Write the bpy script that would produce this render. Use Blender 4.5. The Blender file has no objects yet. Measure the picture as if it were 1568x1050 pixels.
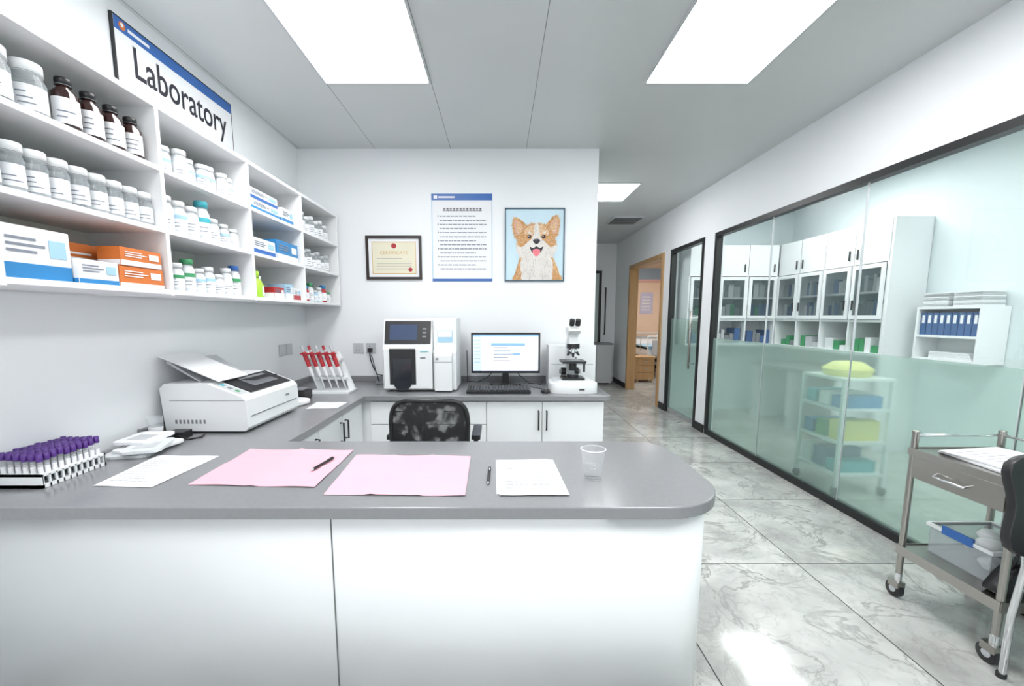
import bpy, bmesh, math, random
from mathutils import Vector, Matrix
random.seed(4)
SC = bpy.context.scene
COL = SC.collection
try:
    SC.view_settings.view_transform = 'Standard'
    SC.view_settings.look = 'None'
except Exception:
    pass

# ------------------------------------------------------------------ materials
def _base(name):
    m = bpy.data.materials.new(name); m.use_nodes = True
    nt = m.node_tree
    return m, nt, nt.nodes.get('Principled BSDF'), nt.nodes.get('Material Output')

def mat(name, col, rough=0.5, metal=0.0, var=0.04, scale=12.0, emit=0.0, coat=0.0, spec=0.5):
    m, nt, bs, out = _base(name)
    tc = nt.nodes.new('ShaderNodeTexCoord'); nz = nt.nodes.new('ShaderNodeTexNoise')
    nz.inputs['Scale'].default_value = scale; nz.inputs['Detail'].default_value = 3
    nt.links.new(tc.outputs['Object'], nz.inputs['Vector'])
    mx = nt.nodes.new('ShaderNodeMix'); mx.data_type = 'RGBA'
    a = [max(0, c * (1 - var)) for c in col]; b = [min(1, c * (1 + var)) for c in col]
    mx.inputs[6].default_value = (*a, 1); mx.inputs[7].default_value = (*b, 1)
    nt.links.new(nz.outputs['Fac'], mx.inputs[0]); nt.links.new(mx.outputs[2], bs.inputs['Base Color'])
    bs.inputs['Roughness'].default_value = rough; bs.inputs['Metallic'].default_value = metal
    bs.inputs['Coat Weight'].default_value = coat
    bs.inputs['Specular IOR Level'].default_value = spec
    if emit > 0:
        nt.links.new(mx.outputs[2], bs.inputs['Emission Color'])
        bs.inputs['Emission Strength'].default_value = emit
    return m

def schlick(nt, base, gain):
    lw = nt.nodes.new('ShaderNodeLayerWeight'); lw.inputs['Blend'].default_value = .5
    pw = nt.nodes.new('ShaderNodeMath'); pw.operation = 'POWER'; pw.inputs[1].default_value = 4.5
    nt.links.new(lw.outputs['Facing'], pw.inputs[0])
    ma = nt.nodes.new('ShaderNodeMath'); ma.operation = 'MULTIPLY_ADD'; ma.use_clamp = True
    ma.inputs[1].default_value = gain; ma.inputs[2].default_value = base
    nt.links.new(pw.outputs[0], ma.inputs[0]); return ma.outputs[0]

def glassy(name, col, fac, rough=0.1, gain=.5):
    m, nt, bs, out = _base(name)
    bs.inputs['Base Color'].default_value = (*col, 1); bs.inputs['Roughness'].default_value = rough
    tr = nt.nodes.new('ShaderNodeBsdfTransparent')
    mx = nt.nodes.new('ShaderNodeMixShader')
    nt.links.new(schlick(nt, fac, gain), mx.inputs[0]); nt.links.new(tr.outputs[0], mx.inputs[1]); nt.links.new(bs.outputs[0], mx.inputs[2])
    nt.links.new(mx.outputs[0], out.inputs['Surface'])
    return m

def clear_glass(name, tint=(0.93, 0.98, 0.97), base=.05, gain=.6):
    m, nt, bs, out = _base(name)
    nt.nodes.remove(bs)
    tr = nt.nodes.new('ShaderNodeBsdfTransparent'); tr.inputs[0].default_value = (*tint, 1)
    gl = nt.nodes.new('ShaderNodeBsdfGlossy'); gl.inputs['Roughness'].default_value = 0.02
    mx = nt.nodes.new('ShaderNodeMixShader')
    nt.links.new(schlick(nt, base, gain), mx.inputs[0]); nt.links.new(tr.outputs[0], mx.inputs[1]); nt.links.new(gl.outputs[0], mx.inputs[2])
    nt.links.new(mx.outputs[0], out.inputs['Surface'])
    return m

def frosted(name):
    m, nt, bs, out = _base(name)
    nt.nodes.remove(bs); N = nt.nodes.new; L = nt.links.new
    rf = N('ShaderNodeBsdfRefraction'); rf.inputs['Color'].default_value = (.87, .955, .92, 1); rf.inputs['Roughness'].default_value = .14; rf.inputs['IOR'].default_value = 1.22
    tl = N('ShaderNodeBsdfTranslucent'); tl.inputs[0].default_value = (.66, .80, .74, 1)
    df = N('ShaderNodeBsdfDiffuse'); df.inputs[0].default_value = (.48, .60, .56, 1)
    gl = N('ShaderNodeBsdfGlossy'); gl.inputs['Roughness'].default_value = .10
    m1 = N('ShaderNodeMixShader'); m1.inputs[0].default_value = .5; L(tl.outputs[0], m1.inputs[1]); L(df.outputs[0], m1.inputs[2])
    m2 = N('ShaderNodeMixShader'); m2.inputs[0].default_value = .27; L(rf.outputs[0], m2.inputs[1]); L(m1.outputs[0], m2.inputs[2])
    m3 = N('ShaderNodeMixShader'); L(schlick(nt, .03, .25), m3.inputs[0]); L(m2.outputs[0], m3.inputs[1]); L(gl.outputs[0], m3.inputs[2])
    L(m3.outputs[0], out.inputs['Surface'])
    return m

def floor_mat():
    m, nt, bs, out = _base('marble_tile')
    N = nt.nodes.new; L = nt.links.new
    tc = N('ShaderNodeTexCoord')
    def math_(op, a, b=None, clamp=False):
        n = N('ShaderNodeMath'); n.operation = op; n.use_clamp = clamp
        for i, v in enumerate((a, b)):
            if v is None: continue
            if isinstance(v, (int, float)): n.inputs[i].default_value = v
            else: L(v, n.inputs[i])
        return n.outputs[0]
    sep = N('ShaderNodeSeparateXYZ'); L(tc.outputs['Object'], sep.inputs[0])
    T = 0.785
    fx = math_('DIVIDE', math_('ADD', sep.outputs[0], -0.79 + T * 20), T)
    fy = math_('DIVIDE', math_('ADD', sep.outputs[1], -2.108 + T * 20), T)
    def edge(f):
        fr = math_('FRACT', f)
        return math_('LESS_THAN', math_('MINIMUM', fr, math_('SUBTRACT', 1.0, fr)), 0.0034)
    grout = math_('MAXIMUM', edge(fx), edge(fy))
    cmb = N('ShaderNodeCombineXYZ')
    L(math_('MULTIPLY', math_('FLOOR', fx), 3.7), cmb.inputs[0]); L(math_('MULTIPLY', math_('FLOOR', fy), 5.3), cmb.inputs[1])
    L(math_('MULTIPLY', math_('ADD', math_('FLOOR', fx), math_('FLOOR', fy)), 2.1), cmb.inputs[2])
    va = N('ShaderNodeVectorMath'); va.operation = 'ADD'
    L(tc.outputs['Object'], va.inputs[0]); L(cmb.outputs[0], va.inputs[1])
    def noise(scale, det, dist, rough=0.6):
        n = N('ShaderNodeTexNoise'); n.inputs['Scale'].default_value = scale; n.inputs['Detail'].default_value = det
        n.inputs['Distortion'].default_value = dist; n.inputs['Roughness'].default_value = rough
        L(va.outputs[0], n.inputs['Vector']); return n.outputs['Fac']
    n1 = noise(2.1, 6, 1.2); n2 = noise(1.6, 5, .8); n3 = noise(4.5, 5, 1.5); n4 = noise(5, 8, .5)
    ridge = math_('ABSOLUTE', math_('SUBTRACT', n1, 0.5))
    vein = math_('SUBTRACT', 1.0, math_('DIVIDE', ridge, 0.022), True)
    vein = math_('MULTIPLY', vein, math_('MULTIPLY', math_('SUBTRACT', n2, 0.36, True), 4.0, True))
    ridge2 = math_('ABSOLUTE', math_('SUBTRACT', n3, 0.48))
    vein2 = math_('MULTIPLY', math_('SUBTRACT', 1.0, math_('DIVIDE', ridge2, 0.03), True), 0.3)
    v = math_('MAXIMUM', vein, vein2)
    r = N('ShaderNodeValToRGB'); r.color_ramp.elements[0].position = .34; r.color_ramp.elements[1].position = .62
    r.color_ramp.elements[0].color = (.30, .305, .295, 1); r.color_ramp.elements[1].color = (.60, .605, .585, 1)
    L(math_('ADD', math_('MULTIPLY', n2, .65), math_('MULTIPLY', n4, .35)), r.inputs[0])
    mx = N('ShaderNodeMix'); mx.data_type = 'RGBA'; L(math_('MULTIPLY', v, 0.75), mx.inputs[0])
    L(r.outputs[0], mx.inputs[6]); mx.inputs[7].default_value = (.17, .17, .16, 1)
    m2 = N('ShaderNodeMix'); m2.data_type = 'RGBA'; L(grout, m2.inputs[0]); L(mx.outputs[2], m2.inputs[6]); m2.inputs[7].default_value = (.06, .06, .06, 1)
    L(m2.outputs[2], bs.inputs['Base Color'])
    bs.inputs['Roughness'].default_value = 0.09
    return m

def ceil_mat():
    m, nt, bs, out = _base('ceiling_panel')
    N = nt.nodes.new; L = nt.links.new
    tc = N('ShaderNodeTexCoord'); sep = N('ShaderNodeSeparateXYZ'); L(tc.outputs['Object'], sep.inputs[0])
    def math_(op, a, b=None):
        n = N('ShaderNodeMath'); n.operation = op
        for i, v in enumerate((a, b)):
            if v is None: continue
            if isinstance(v, (int, float)): n.inputs[i].default_value = v
            else: L(v, n.inputs[i])
        return n.outputs[0]
    f = math_('FRACT', math_('DIVIDE', math_('ADD', sep.outputs[0], 1.05 + .6375 * 10), .6375))
    e = math_('LESS_THAN', math_('MINIMUM', f, math_('SUBTRACT', 1.0, f)), 0.0035)
    e = math_('MULTIPLY', e, math_('LESS_THAN', sep.outputs[0], .7))
    nz = N('ShaderNodeTexNoise'); nz.inputs['Scale'].default_value = 1.5; L(tc.outputs['Object'], nz.inputs['Vector'])
    r = N('ShaderNodeValToRGB'); r.color_ramp.elements[0].color = (.56, .58, .58, 1); r.color_ramp.elements[1].color = (.62, .64, .64, 1)
    L(nz.outputs['Fac'], r.inputs[0])
    mx = N('ShaderNodeMix'); mx.data_type = 'RGBA'; L(e, mx.inputs[0]); L(r.outputs[0], mx.inputs[6]); mx.inputs[7].default_value = (.20, .21, .21, 1)
    L(mx.outputs[2], bs.inputs['Base Color']); bs.inputs['Roughness'].default_value = .4
    return m

def mesh_mat():
    m, nt, bs, out = _base('chair_mesh_fabric')
    N = nt.nodes.new; L = nt.links.new
    bs.inputs['Base Color'].default_value = (.012, .012, .014, 1); bs.inputs['Roughness'].default_value = .7
    tc = N('ShaderNodeTexCoord'); nz = N('ShaderNodeTexNoise'); nz.inputs['Scale'].default_value = 14; L(tc.outputs['Object'], nz.inputs['Vector'])
    r = N('ShaderNodeValToRGB'); r.color_ramp.elements[0].position = .5; r.color_ramp.elements[1].position = .64
    r.color_ramp.elements[0].color = (0, 0, 0, 1); r.color_ramp.elements[1].color = (.3, .3, .3, 1)
    L(nz.outputs['Fac'], r.inputs[0])
    tr = N('ShaderNodeBsdfTransparent'); mx = N('ShaderNodeMixShader')
    L(r.outputs[0], mx.inputs[0]); L(bs.outputs[0], mx.inputs[1]); L(tr.outputs[0], mx.inputs[2]); L(mx.outputs[0], out.inputs['Surface'])
    return m

def wood_mat():
    m, nt, bs, out = _base('oak_wood')
    N = nt.nodes.new; L = nt.links.new
    tc = N('ShaderNodeTexCoord'); mp = N('ShaderNodeMapping'); mp.inputs['Scale'].default_value = (14, 14, 1.2); L(tc.outputs['Object'], mp.inputs[0])
    nz = N('ShaderNodeTexNoise'); nz.inputs['Scale'].default_value = 2; nz.inputs['Detail'].default_value = 6; L(mp.outputs[0], nz.inputs['Vector'])
    r = N('ShaderNodeValToRGB'); r.color_ramp.elements[0].color = (.40, .22, .09, 1); r.color_ramp.elements[1].color = (.60, .38, .18, 1)
    L(nz.outputs['Fac'], r.inputs[0]); L(r.outputs[0], bs.inputs['Base Color']); bs.inputs['Roughness'].default_value = .4
    return m

WALL = mat('wall_paint', (.83, .85, .87), .55, var=.01, scale=2)
CEIL = ceil_mat(); FLOOR = floor_mat()
PEACH = mat('peach_paint', (.86, .66, .50), .6, var=.02)
WHITE = mat('white_laminate', (.83, .85, .86), .3, var=.01)
SHELFW = mat('shelf_white', (.82, .83, .84), .4, var=.01)
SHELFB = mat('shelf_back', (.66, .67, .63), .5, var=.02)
GREYTOP = mat('grey_worktop', (.235, .24, .25), .22, var=.06, scale=60, spec=.5)
BLACK = mat('black_plastic', (.015, .015, .017), .35)
BLACKM = mat('black_metal_frame', (.012, .013, .014), .4)
DARK = mat('dark_glass_panel', (.02, .023, .03), .08)
GAP = mat('dark_gap', (.12, .13, .13), .8)
PLASTW = mat('white_plastic', (.78, .80, .81), .35, var=.01)
BOTW = mat('bottle_white_plastic', (.68, .71, .73), .35, var=.02)
PLASTG = mat('light_grey_plastic', (.52, .54, .56), .4)
MIDG = mat('mid_grey_plastic', (.22, .23, .25), .4)
PAPER = mat('paper', (.82, .83, .85), .7, var=.01)
INK = mat('printed_ink', (.22, .24, .29), .7)
DINK = mat('dark_ink', (.02, .02, .03), .6)
PINK = mat('pink_paper', (.80, .44, .52), .65, var=.04, scale=4)
BLUE = mat('sign_blue', (.03, .13, .42), .4)
BLUE2 = mat('carton_blue', (.03, .22, .50), .4)
LBLUE = mat('light_blue', (.36, .58, .74), .5)
NAVY = mat('binder_navy', (.05, .12, .28), .5)
ORANGE = mat('carton_orange', (.62, .17, .035), .45)
RED = mat('red_plastic', (.42, .02, .03), .35)
TEAL = mat('teal_plastic', (.05, .38, .45), .4)
GREEN = mat('lime_plastic', (.40, .70, .05), .4)
DGREEN = mat('green_plastic', (.05, .30, .12), .4)
YELLOW = mat('yellow_bag', (.80, .74, .22), .6)
PURPLE = mat('purple_cap', (.075, .02, .20), .4)
BROWN = mat('amber_glass', (.03, .010, .008), .08, coat=.5)
CREAM = mat('cream_paper', (.76, .72, .56), .6)
GOLD = mat('gold_ink', (.60, .36, .10), .5)
STEEL = mat('stainless_steel', (.42, .40, .375), .28, metal=1.0, scale=30)
CHROME = mat('chrome', (.75, .76, .78), .12, metal=1.0)
JAR = glassy('clear_jar_plastic', (.60, .65, .68), .30, .10, .5)
CLEARP = glassy('clear_plastic', (.85, .88, .9), .05, .05, .6)
WATER = glassy('water', (.7, .76, .8), .07, .02, .5)
GLASS = clear_glass('pane_glass')
FROST = frosted('frosted_glass')
WOOD = wood_mat()
MESHF = mesh_mat()
LAMP = mat('lamp_diffuser', (1, 1, 1), .5, emit=14.0, var=0)
SCRW = mat('screen_white', (.80, .86, .95), .3, emit=.45, var=.01)
SCRB = mat('screen_blue', (.25, .45, .75), .3, emit=.35)
SCRD = mat('screen_dark', (.05, .07, .13), .12, emit=.2)
F_OR = mat('corgi_orange_fur', (.66, .36, .15), .8, var=.18, scale=40)
F_DO = mat('corgi_deep_fur', (.48, .22, .08), .8, var=.18, scale=40)
F_LO = mat('corgi_light_fur', (.80, .56, .33), .8, var=.1, scale=40)
F_WH = mat('corgi_white_fur', (.84, .81, .77), .8, var=.05, scale=50)
F_SH = mat('corgi_shadow_fur', (.62, .57, .52), .8, var=.1, scale=50)
F_PK = mat('corgi_ear_pink', (.74, .45, .36), .8)
F_TG = mat('corgi_tongue', (.80, .20, .25), .6)
SKY = mat('picture_sky', (.56, .73, .82), .6)

# ------------------------------------------------------------------ builder
class B:
    def __init__(s, name):
        s.name = name; s.bm = bmesh.new(); s.mats = []
    def mi(s, m):
        if m not in s.mats: s.mats.append(m)
        return s.mats.index(m)
    def face(s, vs, m, smooth=False):
        try:
            f = s.bm.faces.new(vs)
        except ValueError:
            return None
        f.material_index = s.mi(m); f.smooth = smooth; return f
    def box(s, x0, x1, y0, y1, z0, z1, m, M=None):
        c = [Vector((x, y, z)) for z in (z0, z1) for y in (y0, y1) for x in (x0, x1)]
        if M: c = [M @ v for v in c]
        v = [s.bm.verts.new(p) for p in c]
        for q in ((0, 2, 3, 1), (4, 5, 7, 6), (0, 1, 5, 4), (2, 6, 7, 3), (0, 4, 6, 2), (1, 3, 7, 5)):
            s.face([v[i] for i in q], m)
    def prism(s, pts, a, b, m, axis='z', M=None, smooth=False):
        def mk(p, t):
            if axis == 'z': r = Vector((p[0], p[1], t))
            elif axis == 'y': r = Vector((p[0], t, p[1]))
            else: r = Vector((t, p[0], p[1]))
            return M @ r if M else r
        lo = [s.bm.verts.new(mk(p, a)) for p in pts]; hi = [s.bm.verts.new(mk(p, b)) for p in pts]
        s.face(lo[::-1], m); s.face(hi, m)
        n = len(pts)
        for i in range(n):
            s.face([lo[i], lo[(i + 1) % n], hi[(i + 1) % n], hi[i]], m, smooth)
    def lathe(s, prof, loc, m, seg=20, M=None, mats=None):
        loc = Vector(loc); rings = []
        for r, z in prof:
            if r < 1e-6:
                p = Vector((0, 0, z)); p = (M @ p if M else p) + loc; rings.append([s.bm.verts.new(p)])
            else:
                rg = []
                for i in range(seg):
                    a = 2 * math.pi * i / seg; p = Vector((r * math.cos(a), r * math.sin(a), z))
                    p = (M @ p if M else p) + loc; rg.append(s.bm.verts.new(p))
                rings.append(rg)
        for k in range(len(rings) - 1):
            A, Bq = rings[k], rings[k + 1]; mm = mats[k] if mats else m
            for i in range(seg):
                j = (i + 1) % seg
                if len(A) == 1 and len(Bq) == 1: continue
                if len(A) == 1: s.face([A[0], Bq[j], Bq[i]], mm, True)
                elif len(Bq) == 1: s.face([A[i], A[j], Bq[0]], mm, True)
                else: s.face([A[i], A[j], Bq[j], Bq[i]], mm, True)
    def band(s, r, z0, z1, loc, a0, a1, m, seg=10):
        loc = Vector(loc); lo = []; hi = []
        for i in range(seg + 1):
            a = math.radians(a0 + (a1 - a0) * i / seg); d = Vector((math.cos(a) * r, math.sin(a) * r, 0))
            lo.append(s.bm.verts.new(loc + d + Vector((0, 0, z0)))); hi.append(s.bm.verts.new(loc + d + Vector((0, 0, z1))))
        for i in range(seg): s.face([lo[i], lo[i + 1], hi[i + 1], hi[i]], m, True)
    def cyl(s, p0, p1, r, m, seg=16, r2=None):
        p0 = Vector(p0); p1 = Vector(p1); d = p1 - p0; L = d.length
        M = d.to_track_quat('Z', 'Y').to_matrix().to_4x4(); r2 = r if r2 is None else r2
        s.lathe([(0, 0), (r, 0), (r, .0001), (r2, L - .0001), (r2, L), (0, L)], p0, m, seg, M)
    def tube(s, pts, r, m, seg=8, closed=False):
        pts = [Vector(p) for p in pts]; n = len(pts); rings = []
        up = Vector((0, 0, 1)); prev = None
        for i, p in enumerate(pts):
            if closed: d = pts[(i + 1) % n] - pts[i - 1]
            else: d = pts[min(i + 1, n - 1)] - pts[max(i - 1, 0)]
            d.normalize()
            if prev is None:
                u = d.cross(up)
                if u.length < .01: u = d.cross(Vector((1, 0, 0)))
            else: u = prev - d * prev.dot(d)
            u.normalize(); prev = u; w = d.cross(u)
            rings.append([s.bm.verts.new(p + (u * math.cos(2 * math.pi * k / seg) + w * math.sin(2 * math.pi * k / seg)) * r) for k in range(seg)])
        for i in range(n if closed else n - 1):
            A, C = rings[i], rings[(i + 1) % n]
            for k in range(seg):
                s.face([A[k], A[(k + 1) % seg], C[(k + 1) % seg], C[k]], m, True)
        if not closed:
            s.face(rings[0][::-1], m); s.face(rings[-1], m)
    def poly(s, pts, m):
        s.face([s.bm.verts.new(Vector(p)) for p in pts], m)
    def text(s, txt, org, xd, yd, w, h, m, bold=0.0):
        cu = bpy.data.curves.new('t', 'FONT'); cu.body = txt; cu.extrude = 0; cu.offset = bold
        ob = bpy.data.objects.new('t', cu); COL.objects.link(ob)
        dg = bpy.context.evaluated_depsgraph_get(); me = bpy.data.meshes.new_from_object(ob.evaluated_get(dg))
        vs = [v.co.copy() for v in me.vertices]
        x0 = min(v.x for v in vs); x1 = max(v.x for v in vs); y0 = min(v.y for v in vs); y1 = max(v.y for v in vs)
        xd = Vector(xd); yd = Vector(yd); org = Vector(org)
        nv = [s.bm.verts.new(org + xd * ((v.x - x0) / (x1 - x0) * w) + yd * ((v.y - y0) / (y1 - y0) * h)) for v in vs]
        for p in me.polygons: s.face([nv[i] for i in p.vertices], m)
        bpy.data.objects.remove(ob); bpy.data.curves.remove(cu); bpy.data.meshes.remove(me)
    def done(s, bevel=0, seg=2, parent=None, normals=True):
        if normals: bmesh.ops.recalc_face_normals(s.bm, faces=s.bm.faces)
        me = bpy.data.meshes.new(s.name); s.bm.to_mesh(me); s.bm.free()
        for m in s.mats: me.materials.append(m)
        ob = bpy.data.objects.new(s.name, me); COL.objects.link(ob)
        if bevel:
            md = ob.modifiers.new('bev', 'BEVEL'); md.width = bevel; md.segments = seg; md.limit_method = 'ANGLE'; md.angle_limit = math.radians(40)
        if parent: ob.parent = parent
        return ob

def sbox(name, x0, x1, y0, y1, z0, z1, m, bevel=0):
    b = B(name); b.box(x0, x1, y0, y1, z0, z1, m); return b.done(bevel)
def empty(name):
    e = bpy.data.objects.new(name, None); COL.objects.link(e); return e
def arc(cx, cy, r, a0, a1, n=8):
    return [(cx + r * math.cos(math.radians(a0 + (a1 - a0) * i / n)), cy + r * math.sin(math.radians(a0 + (a1 - a0) * i / n))) for i in range(n + 1)]
def smooth_closed(pts, k=6):
    n = len(pts); out = []
    for i in range(n):
        p0, p1, p2, p3 = pts[i - 1], pts[i], pts[(i + 1) % n], pts[(i + 2) % n]
        for j in range(k):
            t = j / k
            out.append(tuple(.5 * (2 * p1[a] + (p2[a] - p0[a]) * t + (2 * p0[a] - 5 * p1[a] + 4 * p2[a] - p3[a]) * t * t + (3 * p1[a] - p0[a] - 3 * p2[a] + p3[a]) * t ** 3) for a in (0, 1)))
    return out

# ------------------------------------------------------------------ dimensions
XL, XB, XG, D, C, H = -1.71, .84, 2.29, 3.78, 2.70, 1.30
YN = -1.6; ZT = .72; ZS = 2.175
sbox('floor', XL - .1, 5.1, YN, 11.1, -.06, 0, FLOOR)
sbox('ceiling', XL - .1, 5.1, YN, 11.1, C, C + .06, CEIL)
sbox('wall_left', XL - .1, XL, YN, D + .1, 0, C, WALL)
sbox('wall_back', XL - .1, XB, D, D + .12, 0, C, WALL)
sbox('wall_corridor_left', XB - .12, XB, D + .12, 8.5, 0, C, WALL)
sbox('wall_corridor_end', XB - .12, XG + .1, 8.5, 8.6, 0, C, WALL)
sbox('wall_right_soffit', XG, XG + .1, YN, 8.5, ZS, C, WALL)
sbox('wall_right_post', XG, XG + .1, 4.642, 4.868, 0, ZS, WALL)
sbox('wall_right_pier', XG, XG + .1, 5.802, 6.028, 0, ZS, WALL)
sbox('wall_right_far', XG, XG + .1, 7.602, 8.5, 0, ZS, WALL)
COOL = mat('cool_wall', (.72, .80, .81), .55, var=.01)
sbox('wall_glass_room_right', 3.95, 4.05, YN, 5.9, 0, C, COOL)
sbox('wall_glass_room_end', XG + .1, 5.0, 5.9, 6.0, 0, C, COOL)
sbox('wall_ward_end', XG + .1, 5.0, 11.0, 11.1, 0, C, PEACH)
sbox('wall_ward_right', 5.0, 5.1, 5.9, 11.1, 0, C, PEACH)
sbox('wall_ward_left', XG + .1, XG + .16, 8.6, 11.0, 0, C, PEACH)
b = B('baseboard_right')
for y0, y1 in ((4.65, 4.86), (5.81, 6.0), (7.66, 8.48)):
    b.box(XG - .012, XG - .001, y0, y1, 0, .09, BLACKM)
b.done()
sbox('baseboard_corridor_left', XB + .001, XB + .012, D, 8.48, 0, .09, PLASTG)
sbox('baseboard_corridor_end', XB + .02, XG - .02, 8.488, 8.499, 0, .09, PLASTG)

def panel(x0, x1, y0, y1):
    b = B('ceiling_light_panel'); z = C - .001
    b.box(x0, x1, y0, y1, z - .008, z, LAMP)
    f = .012
    for q in ((x0 - f, x1 + f, y0 - f, y0), (x0 - f, x1 + f, y1, y1 + f), (x0 - f, x0, y0, y1), (x1, x1 + f, y0, y1)):
        b.box(*q, z - .012, z, PLASTG)
    b.done()
panel(-1.04, -.425, 1.54, 2.74); panel(.88, 1.49, 1.54, 2.74); panel(.88, 1.49, 4.70, 5.38)
panel(-1.04, -.425, -.9, .3); panel(.88, 1.49, -.9, .3)  # unseen panels behind the camera, added as fill light
panel(2.75, 3.35, 1.6, 2.8); panel(2.75, 3.35, 3.9, 4.9); panel(2.9, 3.5, 7.6, 9.4)
b = B('ceiling_vent'); b.box(1.6, 2.05, 6.2, 6.65, C - .02, C - .001, PLASTG)
for i in range(7): b.box(1.63, 2.02, 6.24 + i * .06, 6.265 + i * .06, C - .024, C - .018, BLACK)
b.done()

# ------------------------------------------------------------------ glass wall
root = empty('window_1')
b = B('frame')
Y0, Y1 = YN, 4.64; ZF = ZS - .045
b.box(XG, XG + .06, Y0, Y1, 0, .05, BLACKM); b.box(XG - .004, XG + .06, Y0, Y1, ZF, ZS - .001, BLACKM)
b.box(XG - .004, XG + .06, Y1 - .045, Y1, .05, ZF, BLACKM)
for y in (3.71, 2.78, 1.85, .92, -.01):
    b.box(XG + .018, XG + .032, y - .002, y + .002, .05, ZF, PLASTG)
b.done(parent=root)
ys = [Y1 - .045, 3.71, 2.78, 1.85, .92, -.01, -.9]
b = B('clear_panes')
for a, c in zip(ys[:-1], ys[1:]):
    b.poly([(XG + .022, a - .003, 1.07), (XG + .022, a - .003, ZF), (XG + .022, c + .003, ZF), (XG + .022, c + .003, 1.07)], GLASS)
b.done(parent=root)
b = B('frosted_panes')
for a, c in zip(ys[:-1], ys[1:]):
    b.box(XG + .020, XG + .030, c + .003, a - .003, .05, 1.068, FROST)
b.done(parent=root)
b = B('door_1'); ZD = ZS
b.box(XG - .01, XG + .06, 4.87, 4.915, 0, ZD, BLACKM); b.box(XG - .01, XG + .06, 5.755, 5.80, 0, ZD, BLACKM)
b.box(XG - .01, XG + .06, 4.915, 5.755, ZD - .045, ZD - .001, BLACKM)
b.box(XG + .01, XG + .05, 4.92, 5.75, .01, .07, CHROME)
b.box(XG + .022, XG + .032, 4.92, 5.75, .07, 1.27, FROST)
b.poly([(XG + .025, 4.92, 1.272), (XG + .025, 5.75, 1.272), (XG + .025, 5.75, ZD - .045), (XG + .025, 4.92, ZD - .045)], GLASS)
b.tube([(XG + .02, 5.02, .74), (XG - .045, 5.02, .74)], .008, CHROME); b.tube([(XG + .02, 5.02, 1.30), (XG - .045, 5.02, 1.30)], .008, CHROME)
b.tube([(XG - .045, 5.02, .68), (XG - .045, 5.02, 1.36)], .014, STEEL, 12)
b.done()
b = B('door_2')
b.box(XG - .02, XG + .13, 6.03, 6.10, 0, ZD, WOOD); b.box(XG - .02, XG + .13, 7.52, 7.6, 0, ZD, WOOD); b.box(XG - .02, XG + .13, 6.10, 7.52, ZD - .07, ZD - .001, WOOD)
b.done(.004)
b = B('door_3')
for q in ((1.2, 1.25), (1.95, 2.0)): b.box(q[0], q[1], 8.45, 8.499, 0, 2.18, BLACKM)
b.box(1.25, 1.95, 8.45, 8.499, 2.13, 2.18, BLACKM)
b.box(1.25, 1.95, 8.47, 8.49, 0.01, 2.13, mat('door_green_glass', (.46, .56, .54), .2))
b.tube([(2.08, 8.44, .95), (2.08, 8.44, 1.85)], .012, BLACKM)
b.tube([(2.08, 8.44, .95), (2.08, 8.499, .95)], .01, BLACKM); b.tube([(2.08, 8.44, 1.85), (2.08, 8.499, 1.85)], .01, BLACKM)
b.done()
b = B('corridor_cabinet'); b.box(1.55, 2.14, 8.05, 8.42, .03, .76, PLASTG); b.box(1.53, 2.16, 8.03, 8.43, .76, .79, MIDG)
b.box(1.845, 1.85, 8.045, 8.05, .06, .74, GAP); b.box(1.6, 2.1, 8.1, 8.4, 0, .03, BLACK)
b.done(.004)

# ward
b = B('hospital_bed')
b.box(3.1, 4.0, 8.9, 10.8, .45, .52, PLASTW); b.box(3.12, 3.98, 8.95, 10.75, .52, .64, PLASTW); b.box(3.12, 3.98, 8.94, 9.9, .60, .67, LBLUE)
b.box(3.2, 3.9, 10.3, 10.7, .64, .74, PAPER)
for y in (8.86, 10.8):
    b.box(3.2, 3.9, y, y + .03, .5, .80, PLASTG)
    b.tube([(3.1, y + .015, .3), (3.1, y + .015, .88), (4.0, y + .015, .88), (4.0, y + .015, .3)], .022, PLASTW)
for x in (3.15, 3.95):
    for y in (9.0, 10.7): b.cyl((x, y, .08), (x, y, .45), .025, STEEL); b.cyl((x - .015, y, .045), (x + .015, y, .045), .045, BLACK)
for x in (3.09, 4.0):
    b.tube([(x, 9.3, .55), (x, 9.3, .85), (x, 10.2, .85), (x, 10.2, .55)], .012, CHROME)
b.box(3.15, 3.95, 9.0, 10.7, .3, .34, MIDG)
b.done(.004)
b = B('ward_poster'); b.box(3.6, 3.92, 10.985, 10.998, 1.36, 1.9, mat('poster_mauve', (.58, .56, .72), .6))
for i in range(5): b.box(3.64, 3.86, 10.982, 10.985, 1.45 + i * .08, 1.48 + i * .08, PAPER)
b.done()
b = B('ward_valance'); b.box(2.9, 4.6, 10.94, 10.998, 2.22, 2.5, mat('valance_slate', (.30, .38, .46), .7)); b.box(2.9, 4.6, 10.93, 10.998, 2.17, 2.22, mat('valance_trim', (.75, .45, .40), .7)); b.done()
b = B('wooden_bedside_cabinet'); b.box(2.70, 3.05, 8.30, 8.65, .06, .48, WOOD); b.box(2.68, 3.07, 8.28, 8.67, .48, .51, WOOD)
for z in (.20, .34): b.box(2.71, 3.04, 8.295, 8.30, z, z + .005, DINK)
for x in (2.72, 3.0):
    for y in (8.32, 8.6): b.box(x, x + .03, y, y + .03, 0, .06, WOOD)
for z in (.27, .41): b.box(2.84, 2.91, 8.285, 8.295, z, z + .012, CHROME)
b.done(.003)

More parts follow.
